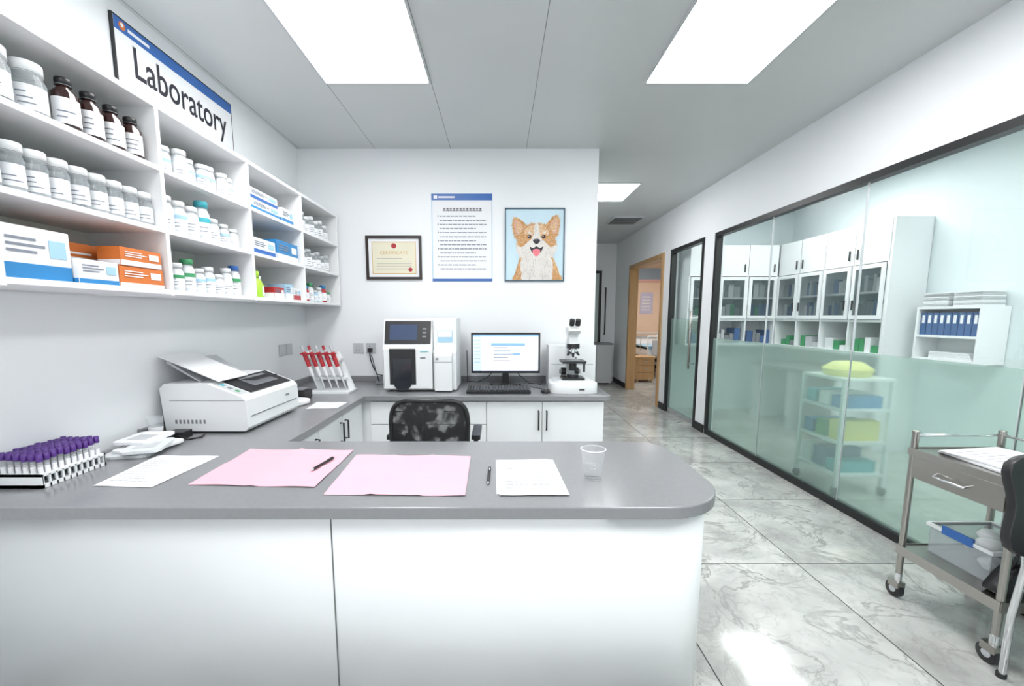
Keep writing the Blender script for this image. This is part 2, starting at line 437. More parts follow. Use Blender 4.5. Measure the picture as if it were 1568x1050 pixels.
# ------------------------------------------------------------------ glass-room cabinets
root = empty('storage_cabinets')
clearcab = glassy('cabinet_glass', (.10, .15, .16), .30, .05)
b = B('right_run')
XF = 3.6
def unit_x(y0, y1):
    n = max(1, round((y1 - y0) / .40)); w = (y1 - y0) / n
    b.box(XF, 3.945, y0, y1, 1.81, 2.20, WHITE)
    b.box(3.92, 3.945, y0, y1, .92, 1.81, WHITE)
    for z in (.92, 1.24): b.box(XF, 3.92, y0, y1, z, z + .025, WHITE)
    b.box(XF + .01, 3.92, y0, y1, 1.52, 1.54, WHITE)
    for i in range(n + 1):
        y = y0 + i * w; b.box(XF + .002, 3.92, y - .01, y + .01, .945, 1.81, WHITE)
    for i in range(n):
        a = y0 + i * w; c = a + w
        b.box(XF - .001, XF, c - .003, c + .003, 1.81, 2.2, GAP)
        hy = a + .05 if i % 2 else c - .05
        b.box(XF - .02, XF - .008, hy - .006, hy + .006, 1.86, 1.96, BLACK)
        for q in ((a + .012, a + .05, 1.27, 1.80), (c - .05, c - .012, 1.27, 1.80), (a + .05, c - .05, 1.27, 1.31), (a + .05, c - .05, 1.76, 1.80)):
            b.box(XF - .018, XF - .002, *q, WHITE)
        b.box(XF - .012, XF - .008, a + .05, c - .05, 1.31, 1.76, clearcab)
        b.box(XF - .03, XF - .018, hy - .006, hy + .006, 1.36, 1.46, BLACK)
        for zz, hh in ((1.265, .2), (1.54, .17)):
            y = a + .06
            while y < c - .07:
                ww = random.uniform(.03, .06)
                b.box(XF + .06, XF + .28, y, y + ww - .004, zz, zz + hh * random.uniform(.75, 1), random.choice([NAVY, NAVY, MIDG, PAPER, PLASTG])); y += ww
        y = a + .05
        while y < c - .1:
            ww = random.uniform(.06, .12)
            b.box(XF + .03, XF + .25, y, y + ww - .01, .945, .945 + random.uniform(.05, .17), random.choice([PAPER, PLASTG, DGREEN, PLASTW, MIDG])); y += ww
unit_x(4.02, 5.58)
b.box(XF - .002, 3.945, 3.985, 4.008, 0, 2.2, WHITE)
b.done(.002, parent=root)
b = B('end_run'); YF = 5.57
b.box(2.45, XF - .02, YF, 5.895, 1.81, 2.20, WHITE); b.box(2.45, XF - .02, 5.87, 5.895, .92, 1.81, WHITE)
for z in (.92, 1.24, 1.52): b.box(2.45, XF - .02, YF, 5.87, z, z + .022, WHITE)
n = 3; w = (XF - .02 - 2.45) / n
for i in range(n + 1): b.box(2.44 + i * w, 2.46 + i * w, YF + .002, 5.87, .92, 1.81, WHITE)
for i in range(n):
    a = 2.45 + i * w; c = a + w
    b.box(c - .003, c + .003, YF - .001, YF, 1.81, 2.2, GAP); b.box(c - .06, c - .048, YF - .02, YF - .008, 1.86, 1.96, BLACK)
    for q in ((a + .012, a + .05, 1.27, 1.8), (c - .05, c - .012, 1.27, 1.8), (a + .05, c - .05, 1.27, 1.31), (a + .05, c - .05, 1.76, 1.8)):
        b.box(q[0], q[1], YF - .018, YF - .002, q[2], q[3], WHITE)
    b.box(a + .05, c - .05, YF - .012, YF - .008, 1.31, 1.76, clearcab)
    for zz in (.945, 1.265, 1.545):
        x = a + .06
        while x < c - .08:
            ww = random.uniform(.04, .09); b.box(x, x + ww - .006, YF + .05, YF + .25, zz, zz + random.uniform(.1, .2), random.choice([NAVY, MIDG, PAPER, DGREEN, PLASTG])); x += ww
b.done(.002, parent=root)

b = B('binder_shelf')
x0, x1, y0, y1 = 3.72, 3.945, 3.30, 3.82
b.box(x1 - .015, x1, y0 + .02, y1 - .02, .94, 1.36, WHITE)
for z in (.92, 1.36): b.box(x0, x1, y0, y1, z, z + .02, WHITE)
b.box(x0 + .002, x1 - .015, y0 + .02, y1 - .02, 1.12, 1.14, WHITE)
for y in (y0 + .001, y1 - .021): b.box(x0 + .001, x1 - .001, y, y + .019, .94, 1.36, WHITE)
y = y0 + .03
while y < y1 - .07:
    b.box(x0 + .02, x1 - .02, y, y + .046, 1.141, 1.33, NAVY); b.box(x0 + .018, x0 + .02, y + .012, y + .034, 1.24, 1.31, PAPER); y += .052
for i in range(6): b.box(x0 + .03, x1 - .03, y0 + .05 + i * .006, y1 - .12, .941 + i * .01, .949 + i * .01, PAPER)
for k, yy in enumerate((3.33, 3.58)):
    for i in range(10):
        o = random.uniform(-.01, .01); b.box(x0 + .02 + o, x1 - .02 + o, yy + o, yy + .21 + o, 1.381 + i * .012, 1.391 + i * .012, [PAPER, PLASTG, PLASTW][i % 3])
b.done()

b = B('storage_trolley')
for x in (2.45, 2.79):
    for y in (2.97, 3.37): b.box(x - .012, x + .012, y - .012, y + .012, .06, .86, PLASTW); b.lathe([(0, 0), (.02, .0), (.03, .03), (.02, .06), (0, .06)], (x, y, 0), BLACK, 10)
for z in (.14, .38, .62, .84): b.box(2.44, 2.80, 2.96, 3.38, z, z + .02, PLASTW)
for z in (.16, .40, .64):
    for k, y in enumerate((3.0, 3.13, 3.26)):
        b.box(2.47, 2.76, y, y + .1, z, z + random.uniform(.08, .15), [BLUE2, TEAL, NAVY, PAPER, YELLOW, DGREEN, BLUE2, PLASTW, TEAL][(k + int(z * 10)) % 9])
b.lathe([(0, 0), (.14, 0), (.16, .05), (.09, .1), (0, .11)], (2.62, 3.17, .861), YELLOW, 14)
b.done(.003)
b = B('glass_room_bench'); b.box(3.3, 3.94, 4.1, 5.5, .68, .72, MIDG)
for y in (4.12, 4.8, 5.45): b.box(3.32, 3.94, y, y + .03, 0, .68, WHITE)
b.box(3.9, 3.94, 4.15, 5.45, .1, .68, WHITE); b.done()

# ------------------------------------------------------------------ counters
root = empty('laboratory_counter')
pts = [(XL + .001, 1.235)] + arc(.525, 1.455, .22, -90, 0, 12) + arc(.615, 1.802, .13, 0, 90, 8) + [(-.99, 1.932), (-.99, 3.07)] + arc(.79, 3.10, .03, -90, 0, 4) + [(.82, D - .002), (XL + .001, D - .002)]
b = B('worktop'); b.prism(pts, .68, ZT, GREYTOP); b.done(.005, 3, parent=root)
sbox('trim_1', XL + .001, XL + .02, 1.95, D - .021, ZT, ZT + .05, GREYTOP, .002); sbox('trim_2', XL + .001, .82, D - .02, D - .001, ZT, ZT + .05, GREYTOP, .002)
pts = [(XL + .001, 1.29)] + arc(.588, 1.40, .11, -90, 0, 10) + [(.698, 1.89), (XL + .001, 1.89)]
b = B('peninsula_base'); b.prism(pts, 0, .68, WHITE, smooth=True)
b.box(-.543, -.539, 1.2885, 1.291, .0, .68, GAP); b.done(parent=root)
b = B('left_base'); b.box(XL + .001, -1.04, 1.89, D - .002, .08, .68, WHITE); b.box(XL + .001, -1.08, 1.89, D - .002, 0, .08, MIDG)
for a, c in ((1.93, 2.33), (2.335, 2.695), (2.70, 3.09)):
    b.box(-1.04, -1.022, a, c, .09, .67, WHITE)
for y in (2.66, 2.74, 2.29): b.tube([(-1.022, y, .50), (-1.0, y, .50), (-1.0, y, .62), (-1.022, y, .62)], .006, BLACK)
b.done(.003, parent=root)
b = B('back_base'); b.box(-1.04, .78, 3.12, D - .002, .08, .68, WHITE); b.box(-1.04, .75, 3.17, D - .002, 0, .08, MIDG)
YD = 3.10
for a, c in ((-.96, -.60), (-.595, -.10)):
    for z0, z1 in ((.50, .67), (.09, .495)): b.box(a, c, YD, 3.12, z0, z1, WHITE)
for a, c in ((-.095, .315), (.32, .775)): b.box(a, c, YD, 3.12, .09, .67, WHITE)
for x in (.29, .35): b.tube([(x, YD, .46), (x, YD - .022, .46), (x, YD - .022, .60), (x, YD, .60)], .006, BLACK)
for x in (-.74, -.35): b.tube([(x - .06, YD, .60), (x - .06, YD - .02, .60), (x + .06, YD - .02, .60), (x + .06, YD, .60)], .005, BLACK)
b.done(.003, parent=root)

# ------------------------------------------------------------------ storage shelf on left wall
b = B('bottle_storage_shelf')
SX0, SX1 = XL + .001, -1.38; t = .02
divs = [.58, 1.20, 1.82, 2.44, 3.07, 3.72]
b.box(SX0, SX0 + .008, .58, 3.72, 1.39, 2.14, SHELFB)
LV = [1.39, 1.64, 1.885, 2.13]
for z in LV: b.box(SX0, SX1, .57, 3.73, z, z + t, SHELFW)
for y in divs: b.box(SX0, SX1 + .001, y - t / 2, y + t / 2, 1.385, 2.152, SHELFW)
b.done(.002)
R1, R2, R3 = [l + t + .0005 for l in LV[:3]]

def bottle(b, x, y, z, r, h, body, cap, label=PAPER, capf=.2, neck=.7, band=None):
    hc = h * capf; hb = h - hc
    if body is PLASTW: body = BOTW
    b.lathe([(0, 0), (r * .93, 0), (r, .004), (r, hb * .82), (r * neck, hb * .96), (r * neck, hb)], (x, y, z), body, 18)
    if body is JAR and random.random() < .7:
        f = random.uniform(.25, .6)
        b.lathe([(0, .003), (r * .9, .003), (r * .92, hb * f), (0, hb * (f + .04))], (x, y, z), PLASTG, 14)
    rc = r * (neck + .1)
    b.lathe([(0, hb), (rc, hb), (rc, h - .003), (rc * .93, h), (0, h)], (x, y, z), cap, 18)
    b.band(rc + .0006, hb + .0005, hb + .002, (x, y, z), -180, 180, MIDG, 16)
    if label:
        a0 = random.uniform(-125, -110); a1 = random.uniform(15, 35)
        b.band(r + .0008, hb * .15, hb * .70, (x, y, z), a0, a1, label)
        for k in range(random.choice([2, 3])):
            s0 = random.uniform(-85, -70); b.band(r + .0014, hb * (.27 + .12 * k), hb * (.30 + .12 * k), (x, y, z), s0, s0 + random.uniform(30, 75), INK, 5)
        if band: b.band(r + .0016, hb * .56, hb * .70, (x, y, z), a0, a1, band)

for i in range(4):
    b = B('brown_reagent_bottle'); bottle(b, -1.445, 1.51 + i * .085, R3, .036, .172 - .004 * i, BROWN, BLACK, PAPER, .14, .5); b.done()
b = B('clear_storage_jars')
for y in (1.41, 1.31): bottle(b, -1.46, y, R3, .043, .165, JAR, PLASTW, PAPER, .2, .8)
for y in (1.09, .98, .85, .72): bottle(b, -1.46, y, R3, .042, .16, JAR, PLASTW, PAPER, .2, .8)
for i in range(9): bottle(b, -1.445, 1.25 + i * .067, R2, .0315, .148 - .002 * i, JAR, PLASTW, PAPER, .2, .85)
for i in range(7): bottle(b, -1.45, .64 + i * .078, R2, .034, .15, JAR, PLASTW, PAPER, .2, .85)
for i in range(5): bottle(b, -1.57, 1.28 + i * .1, R2, .034, .15, JAR, PLASTW, None, .2, .85)
b.done()
b = B('white_medicine_bottles')
for i in range(8): bottle(b, -1.45 - .02 * (i % 2), 1.875 + i * .073, R3, .031, random.choice([.12, .135, .125]), PLASTW, PLASTW, PAPER, .18, .8, random.choice([None, LBLUE, LBLUE]))
for i in range(7): bottle(b, -1.57, 1.9 + i * .075, R3, .03, .15, PLASTW, PLASTW, None, .18, .8)
for i, (h, cp) in enumerate([(.15, PLASTW), (.145, PLASTW), (.14, PLASTW), (.185, TEAL), (.12, PLASTW), (.11, PLASTW), (.1, PLASTW)]):
    bottle(b, -1.44, 1.89 + i * .078, R2, .034 if h > .12 else .028, h, PLASTW, cp, PAPER, .18, .75, TEAL if h > .18 else (LBLUE if i % 2 else None))
for i, (h, cp) in enumerate([(.12, PLASTW), (.125, PLASTW), (.15, DGREEN), (.115, PLASTW), (.13, PLASTW), (.10, PLASTW), (.14, PLASTW), (.16, BLUE)]):
    bottle(b, -1.45, 1.87 + i * .07, R1, .03, h, PLASTW, cp, PAPER, .18, .75, random.choice([LBLUE, DGREEN, None, BLUE2]))
for i in range(6): bottle(b, -1.57, 1.92 + i * .08, R1, .03, .13, PLASTW, PLASTW, None, .18, .8)
for i, y in enumerate((3.13, 3.21, 3.29, 3.37, 3.45, 3.53, 3.62)):
    bottle(b, -1.46, y, R3, .034, .13 + .02 * (i % 2), JAR, PLASTW, PAPER, .18, .75)
    bottle(b, -1.46, y, R2, .036, .12 + .02 * ((i + 1) % 2), JAR, PLASTG, PAPER, .18, .75)
    bottle(b, -1.45, y, R1, .028, .09 + .025 * (i % 3), [PLASTW, RED, PLASTW, LBLUE][i % 4], [PLASTW, BLUE2, DGREEN, PLASTW][i % 4], PAPER, .2, .7)
b.done()
b = B('plastic_spray_bottles')
bottle(b, -1.43, 2.53, R1, .034, .15, GREEN, GREEN, None, .25, .5)
bottle(b, -1.46, 2.61, R1, .03, .13, GREEN, PLASTW, PAPER, .25, .5)
b.done()
def carton(name, x0, x1, y0, y1, z0, z1, base, band, frac=.35):
    b = B(name); b.box(x0, x1, y0, y1, z0, z1, base); e = .001; h = z1 - z0; w = y1 - y0
    if band: b.box(x1, x1 + e, y0 + .001, y1 - .001, z0 + .001, z0 + h * frac, band); b.box(x0 + .001, x1 - .001, y0 - e, y0, z0 + .001, z0 + h * frac, band)
    for k in range(3): b.box(x1 + e, x1 + 2 * e, y0 + w * .1, y0 + w * (.5 + .12 * (k % 2)), z0 + h * (.5 + .12 * k), z0 + h * (.55 + .12 * k), INK if base != ORANGE else PAPER)
    b.box(x1 + e, x1 + 2 * e, y0 + w * .68, y0 + w * .93, z0 + h * .45, z0 + h * .8, PAPER if base != PAPER else LBLUE)
    b.box(x0 + .02, x1 - .02, y0 + .3 * w, y0 + .34 * w, z1, z1 + e, PLASTG)
    return b.done(.002)
carton('glove_carton', -1.62, -1.41, 1.225, 1.43, R1, R1 + .155, PAPER, BLUE2, .3)
carton('glove_carton', -1.64, -1.45, .95, 1.17, R1, R1 + .16, BLUE2, PAPER, .4)
carton('test_kit_carton', -1.50, -1.395, 1.435, 1.585, R1, R1 + .08, PAPER, BLUE2, .2)
carton('orange_reagent_carton', -1.48, -1.395, 1.59, 1.795, R1, R1 + .075, ORANGE, PAPER, .2)
carton('orange_reagent_carton', -1.62, -1.52, 1.45, 1.79, R1, R1 + .15, ORANGE, PAPER, .15)
carton('orange_reagent_carton', -1.48, -1.395, 1.60, 1.79, R1 + .078, R1 + .145, ORANGE, PAPER, .3)
carton('mask_carton', -1.58, -1.40, 2.48, 2.80, R3, R3 + .06, PAPER, BLUE2, .35)
carton('mask_carton', -1.58, -1.40, 2.47, 2.78, R3 + .062, R3 + .12, PAPER, BLUE, .3)
carton('mask_carton', -1.55, -1.40, 2.83, 2.98, R3, R3 + .09, PAPER, BLUE2, .3)
carton('mask_carton', -1.58, -1.40, 2.47, 2.72, R2, R2 + .09, PAPER, BLUE, .3)
carton('mask_carton', -1.58, -1.40, 2.74, 3.02, R2, R2 + .12, BLUE2, PAPER, .3)
carton('test_kit_carton', -1.52, -1.40, 2.68, 2.80, R1, R1 + .07, RED, PAPER, .5)
carton('test_kit_carton', -1.52, -1.40, 2.82, 2.92, R1, R1 + .10, LBLUE, PAPER, .4)
carton('test_kit_carton', -1.52, -1.40, 2.93, 3.03, R1, R1 + .08, PAPER, RED, .4)

# ------------------------------------------------------------------ laboratory sign
b = B('laboratory_sign')
ya, yb, za, zb = 2.03, 2.865, 2.337, 2.625; x = XL + .001
b.box(x, x + .012, ya, yb, za, zb, BLACKM)
b.box(x + .012, x + .013, ya + .008, yb - .008, za + .008, zb - .008, PAPER)
b.box(x + .013, x + .0138, ya + .008, yb - .008, zb - .062, zb - .008, BLUE)
b.text('Laboratory', (x + .0145, 2.130, 2.357), (0, 1, 0), (0, 0, 1), .67, .18, DINK, .009)
M = Matrix.Rotation(math.radians(90), 4, 'Y')
b.lathe([(0, 0), (.018, 0)], (x + .0145, ya + .05, zb - .034), ORANGE, 16, M)
b.lathe([(0, 0), (.009, 0)], (x + .0150, ya + .05, zb - .030), PAPER, 12, M)
b.box(x + .0138, x + .0142, ya + .08, ya + .20, zb - .042, zb - .028, PAPER)
b.done()

# ------------------------------------------------------------------ back wall pictures
def wrect(b, x0, x1, z0, z1, m, off, th=.0006): b.box(x0, x1, D - off - th, D - off, z0, z1, m)
b = B('framed_certificate'); x0, x1, z0, z1 = -1.156, -.675, 1.617, 1.988
f = .022; FR = mat('dark_wood_frame', (.03, .02, .018), .3)
for q in ((x0, x1, z0, z0 + f), (x0, x1, z1 - f, z1), (x0, x0 + f, z0 + f, z1 - f), (x1 - f, x1, z0 + f, z1 - f)): wrect(b, *q, FR, .001, .02)
wrect(b, x0 + f, x1 - f, z0 + f, z1 - f, PAPER, .001, .006)
wrect(b, x0 + .05, x1 - .05, z0 + .05, z1 - .05, GOLD, .007); wrect(b, x0 + .055, x1 - .055, z0 + .055, z1 - .055, CREAM, .0078)
b.lathe([(0, 0), (.022, 0)], ((x0 + x1) / 2, D - .009, z1 - .085), RED, 16, Matrix.Rotation(math.radians(90), 4, 'X'))
b.text('CERTIFICATE', (x0 + .12, D - .009, z1 - .155), (1, 0, 0), (0, 0, 1), .24, .026, GOLD)
for i in range(5): wrect(b, x0 + .09, x1 - .09 - (.08 if i == 4 else 0), z0 + .09 + i * .022, z0 + .093 + i * .022, INK, .0085)
b.lathe([(0, 0), (.018, 0)], (x1 - .1, D - .0095, z0 + .085), RED, 16, Matrix.Rotation(math.radians(90), 4, 'X'))
b.done()
b = B('notice_poster'); x0, x1, z0, z1 = -.583, -.063, 1.603, 2.336
wrect(b, x0, x1, z0, z1, PAPER, .001, .006)
wrect(b, x0, x1, z1 - .055, z1, BLUE, .0072); wrect(b, x0, x1, z0, z0 + .022, BLUE, .0072)
wrect(b, x0, x0 + .006, z0 + .022, z1 - .055, LBLUE, .0072); wrect(b, x1 - .006, x1, z0 + .022, z1 - .055, LBLUE, .0072)
wrect(b, x0 + .02, x0 + .05, z1 - .042, z1 - .015, PAPER, .0082); wrect(b, x0 + .06, x0 + .2, z1 - .036, z1 - .022, PAPER, .0082)
for k in range(12):
    xx = x0 + .10 + k * .028
    for q in ((0, .020, .020, .024), (0, .020, .008, .012), (.008, .012, 0, .027), (0, .004, .0, .014), (.016, .020, 0, .014)):
        wrect(b, xx + q[0], xx + q[1], z1 - .145 + q[2], z1 - .145 + q[3], DINK, .0082)
for i in range(14):
    zz = z1 - .19 - i * .034
    if i % 2 == 0: wrect(b, x0 + .05, x0 + .06, zz, zz + .01, INK, .0082)
    x = x0 + .07; xe = x1 - (.05 if i % 3 else .14)
    while x < xe:
        ww = random.uniform(.01, .04); wrect(b, x, min(x + ww, xe), zz, zz + .008, INK, .0082); x += ww + .006
b.done()
b = B('corgi_portrait'); x0, x1, z0, z1 = .045, .56, 1.604, 2.217; W = x1 - x0; Hh = z1 - z0
f = .009; SL = mat('slate_frame', (.04, .09, .13), .4)
for q in ((x0, x1, z0, z0 + f), (x0, x1, z1 - f, z1), (x0, x0 + f, z0 + f, z1 - f), (x1 - f, x1, z0 + f, z1 - f)): wrect(b, *q, SL, .001, .018)
wrect(b, x0 + f, x1 - f, z0 + f, z1 - f, SKY, .001, .008)
lay = [0.0092]; BL = []
def blob(pts, m, k=6):
    pts = smooth_closed(pts, k)
    pts = [(min(max(u, .02), .98), min(max(v, .017), .98)) for u, v in pts]
    b.poly([(x0 + u * W, D - lay[0], z0 + v * Hh) for u, v in pts], m); lay[0] += .0003; BL.append((pts, m))
def ell(u, v, a, c, m, n=10): blob([(u + a * math.cos(2 * math.pi * i / n), v + c * math.sin(2 * math.pi * i / n)) for i in range(n)], m, 3)
blob([(.18, .0), (.18, .12), (.22, .24), (.29, .36), (.53, .42), (.77, .36), (.86, .24), (.91, .12), (.92, .0)], F_OR)
blob([(.32, .0), (.28, .14), (.27, .28), (.36, .38), (.53, .36), (.70, .38), (.80, .28), (.80, .14), (.76, .0)], F_WH)
blob([(.42, .0), (.44, .15), (.50, .25), (.54, .12), (.56, .25), (.62, .15), (.64, .0)], F_SH)
blob([(.44, .0), (.46, .15), (.52, .24), (.58, .23), (.62, .13), (.62, .0)], F_WH)
blob([(.150, .862), (.125, .79), (.14, .68), (.21, .57), (.36, .66), (.38, .74), (.31, .81), (.22, .865)], F_OR)
blob([(.17, .835), (.155, .77), (.18, .68), (.23, .63), (.32, .69), (.29, .77), (.22, .83)], F_PK)
blob([(.21, .80), (.20, .72), (.24, .66), (.30, .70), (.27, .76)], F_LO)
blob([(.875, .895), (.91, .82), (.90, .70), (.84, .60), (.70, .66), (.67, .75), (.74, .83), (.81, .89)], F_OR)
blob([(.86, .865), (.885, .79), (.87, .70), (.83, .65), (.73, .69), (.77, .80), (.82, .86)], F_PK)
blob([(.84, .82), (.85, .73), (.82, .68), (.76, .71), (.80, .78)], F_LO)
blob([(.53, .79), (.40, .775), (.29, .70), (.225, .60), (.20, .50), (.24, .40), (.36, .33), (.53, .31), (.70, .33), (.82, .40), (.86, .50), (.835, .60), (.77, .70), (.66, .775)], F_OR)
blob([(.53, .77), (.43, .76), (.34, .70), (.34, .64), (.44, .64), (.53, .66), (.62, .64), (.72, .64), (.72, .70), (.63, .76)], F_LO)
blob([(.195, .50), (.22, .38), (.34, .30), (.53, .28), (.72, .30), (.84, .38), (.865, .50), (.77, .47), (.68, .53), (.53, .52), (.38, .53), (.29, .47)], F_WH)
blob([(.53, .80), (.495, .76), (.487, .66), (.45, .59), (.38, .53), (.36, .45), (.44, .38), (.53, .365), (.62, .38), (.70, .45), (.68, .53), (.61, .59), (.573, .66), (.565, .76)], F_WH)
for s in (-1, 1):
    ell(.53 + s * .125, .665, .030, .014, F_WH); ell(.53 + s * .12, .612, .038, .030, F_DO); ell(.53 + s * .12, .612, .030, .024, DINK); ell(.53 + s * .12 - .008, .62, .007, .006, PAPER)
ell(.53, .475, .11, .035, F_SH)
blob([(.42, .475), (.47, .455), (.53, .478), (.59, .455), (.64, .475), (.62, .42), (.57, .375), (.53, .365), (.49, .375), (.44, .42)], DINK)
blob([(.47, .43), (.53, .445), (.59, .43), (.585, .385), (.55, .345), (.51, .345), (.475, .385)], F_TG)
blob([(.43, .478), (.44, .53), (.53, .55), (.62, .53), (.63, .478), (.58, .462), (.53, .485), (.48, .462)], F_WH)
blob([(.47, .555), (.485, .575), (.53, .582), (.575, .575), (.59, .555), (.56, .52), (.53, .508), (.50, .52)], DINK)
ell(.52, .565, .018, .006, MIDG)
def inside(p, poly):
    x, y = p; c = False; n = len(poly); j = n - 1
    for i in range(n):
        xi, yi = poly[i]; xj, yj = poly[j]
        if (yi > y) != (yj > y) and x < (xj - xi) * (y - yi) / (yj - yi) + xi: c = not c
        j = i
    return c
def top(p):
    for pl, m in reversed(BL):
        if inside(p, pl): return m
    return None
ALT = {F_OR: [F_DO, F_LO, F_OR, F_OR, F_LO], F_LO: [F_OR, F_LO, F_LO, F_WH], F_WH: [F_SH, F_WH, F_WH, F_WH, F_WH], F_SH: [F_WH, F_SH], F_PK: [F_LO, F_PK]}
rs = random.Random(9)
for i in range(6500):
    u = rs.uniform(.1, .95); v = rs.uniform(.03, .9); m0 = top((u, v))
    if m0 not in ALT: continue
    if v > .32: du, dv = u - .53, v - .62
    else: du, dv = (u - .53) * .6, -1
    L_ = math.hypot(du, dv) + 1e-6; du, dv = du / L_ + rs.uniform(-.35, .35), dv / L_ + rs.uniform(-.35, .35)
    if m0 is F_PK or v > .78: dv = abs(dv)
    ln = rs.uniform(.015, .036) if v > .32 else rs.uniform(.03, .07)
    e = (u + du * ln, v + dv * ln)
    if not (.03 < e[0] < .97 and .02 < e[1] < .97): continue
    me_ = top(e)
    if me_ in (DINK, F_TG, PAPER, MIDG): continue
    wd = .0038; px, py = -dv * wd, du * wd; o = D - lay[0] - rs.uniform(0, .0008)
    b.poly([(x0 + (u + px) * W, o, z0 + (v + py) * Hh), (x0 + (u - px) * W, o, z0 + (v - py) * Hh), (x0 + e[0] * W, o, z0 + e[1] * Hh)], rs.choice(ALT[m0]))
b.done(normals=False)

b = B('power_outlet')
for x in (-1.30, -1.19):
    b.box(x, x + .088, D - .009, D - .001, .975, 1.063, PLASTG)
    for k in (0, .028): b.box(x + .024 + k, x + .028 + k, D - .0098, D - .009, .995, 1.01, BLACK)
    b.box(x + .03, x + .034, D - .0098, D - .009, 1.03, 1.043, BLACK)
b.box(-1.165, -1.13, D - .05, D - .0098, .985, 1.02, BLACK)
b.tube([(-1.147, D - .045, .99), (-1.14, D - .05, .92), (-1.12, D - .04, .85), (-1.08, D - .06, .79), (-1.0, D - .06, .775), (-.93, D - .06, .78)], .005, BLACK)
b.done(.002)
b = B('power_outlet')
for y in (3.28, 3.39): b.box(XL + .001, XL + .009, y, y + .09, .99, 1.08, PLASTG)
b.done(.002)
b = B('coiled_cable')
b.tube([(-1.02 + .05 * math.cos(a * .5) * (1 - a * .006), 3.62 + .06 * math.sin(a * .5), ZT + .006 + a * .0006) for a in range(40)], .004, MIDG)
b.tube([(-1.02, 3.56, ZT + .03), (-1.06, 3.6, ZT + .12), (-1.12, 3.7, .96)], .004, BLACK); b.done()

# ------------------------------------------------------------------ blood analyzer
b = B('blood_analyzer')
Y = 3.22; x0, x1, x2 = -.89, -.515, -.335
prof = [(Y + .03, ZT + .012), (Y, ZT + .03), (Y, 1.05), (Y + .02, 1.09), (Y + .07, 1.265), (Y + .10, 1.28), (3.64, 1.28), (3.66, 1.25), (3.66, ZT + .012)]
b.prism(prof, x0, x1, PLASTW, 'x')
prof2 = [(Y + .04, ZT + .012), (Y + .04, 1.02), (Y + .07, 1.04), (Y + .07, 1.27), (Y + .09, 1.285), (3.64, 1.285), (3.65, 1.25), (3.65, ZT + .012)]
b.prism(prof2, x1 + .003, x2, PLASTW, 'x')
b.prism([(Y - .01, ZT + .012), (Y - .01, 1.0), (Y + .02, 1.03), (Y + .05, 1.03), (Y + .05, ZT + .012)], x1 + .02, x2 - .03, PLASTW, 'x')
ang = math.atan2(.05, .175)
M = Matrix.Translation((0, Y + .02, 1.09)) @ Matrix.Rotation(-ang, 4, 'X')
b.box(x0 + .012, x1 - .012, -.008, .004, .0, .178, BLACK, M)
b.box(x0 + .05, x1 - .115, -.0095, -.008, .03, .15, SCRD, M)
for k in range(3): b.box(x1 - .075, x1 - .045, -.010, -.008, .05 + k * .03, .062 + k * .03, MIDG, M)
b.box(x0 + .05, x1 - .125, Y - .004, Y + .001, .78, 1.055, BLACK)
b.prism(arc((x0 + x1) / 2 - .04, .80, .07, 180, 360, 10) + [((x0 + x1) / 2 + .03, .98), ((x0 + x1) / 2 - .11, .98)], Y - .008, Y - .004, DARK, 'y')
b.box(x1 - .09, x1 - .05, Y - .003, Y, .98, .99, MIDG); b.box(x1 - .09, x1 - .03, Y - .003, Y, 1.03, 1.036, TEAL)
b.box(x0 + .004, x0 + .006, Y - .002, Y, .76, 1.05, GAP)
b.box(x1 + .035, x2 - .03, Y + .067, Y + .071, 1.10, 1.19, LBLUE); b.box(x1 + .04, x2 - .035, Y + .065, Y + .067, 1.14, 1.185, PAPER)
b.box(x1 + .02, x2 - .03, Y - .0115, Y - .01, .952, .955, GAP)
b.box(x1 + .03, x1 + .05, Y - .014, Y - .01, .97, .985, MIDG)
for x in (x0 + .04, x1 - .04, x2 - .04):
    for y in (Y + .07, 3.6): b.cyl((x, y, ZT + .001), (x, y, ZT + .013), .015, BLACK)
b.done(.006, 3)

# ------------------------------------------------------------------ monitor, keyboard, mouse
b = B('computer_monitor')
MX, MY = .05, 3.5
b.box(MX - .285, MX + .285, MY, MY + .03, .83, 1.165, BLACK); b.box(MX - .15, MX + .15, MY + .03, MY + .06, .88, 1.1, BLACK)
b.box(MX - .27, MX + .27, MY - .001, MY, .85, 1.15, SCRW)
b.box(MX - .27, MX + .27, MY - .002, MY - .001, 1.135, 1.15, SCRB); b.box(MX - .27, MX - .20, MY - .002, MY - .001, .85, 1.135, mat('screen_side', (.62, .74, .9), .4, emit=.35))
for k in range(7): b.box(MX - .26, MX - .21, MY - .003, MY - .002, 1.10 - k * .03, 1.105 - k * .03, SCRB)
for q in ((-.12, .16, .90, .902), (-.12, .16, 1.078, 1.08), (-.12, -.118, .902, 1.055), (.158, .16, .902, 1.055), (-.12, .16, 1.055, 1.078)): b.box(MX + q[0], MX + q[1], MY - .002, MY - .001, q[2], q[3], SCRB)
for k in range(5): b.box(MX - .10, MX + .02 + .02 * (k % 3), MY - .003, MY - .002, 1.04 - k * .027, 1.045 - k * .027, INK)
b.box(MX + .06, MX + .12, MY - .003, MY - .002, .98, 1.0, SCRB)
b.prism([(MX - .03, .74), (MX + .03, .74), (MX + .022, .9), (MX - .022, .9)], MY + .05, MY + .075, BLACK, 'y')
b.prism([(MX + .13 * math.cos(a / 10 * math.pi), MY + .05 + .09 * math.sin(a / 10 * math.pi)) for a in range(20)], ZT + .001, ZT + .014, BLACK)
b.tube([(MX + .05, MY + .06, .9), (MX + .12, MY + .1, .80), (MX + .2, MY + .08, .735), (MX + .30, MY + .05, .73), (MX + .33, MY + .2, .78)], .004, BLACK)
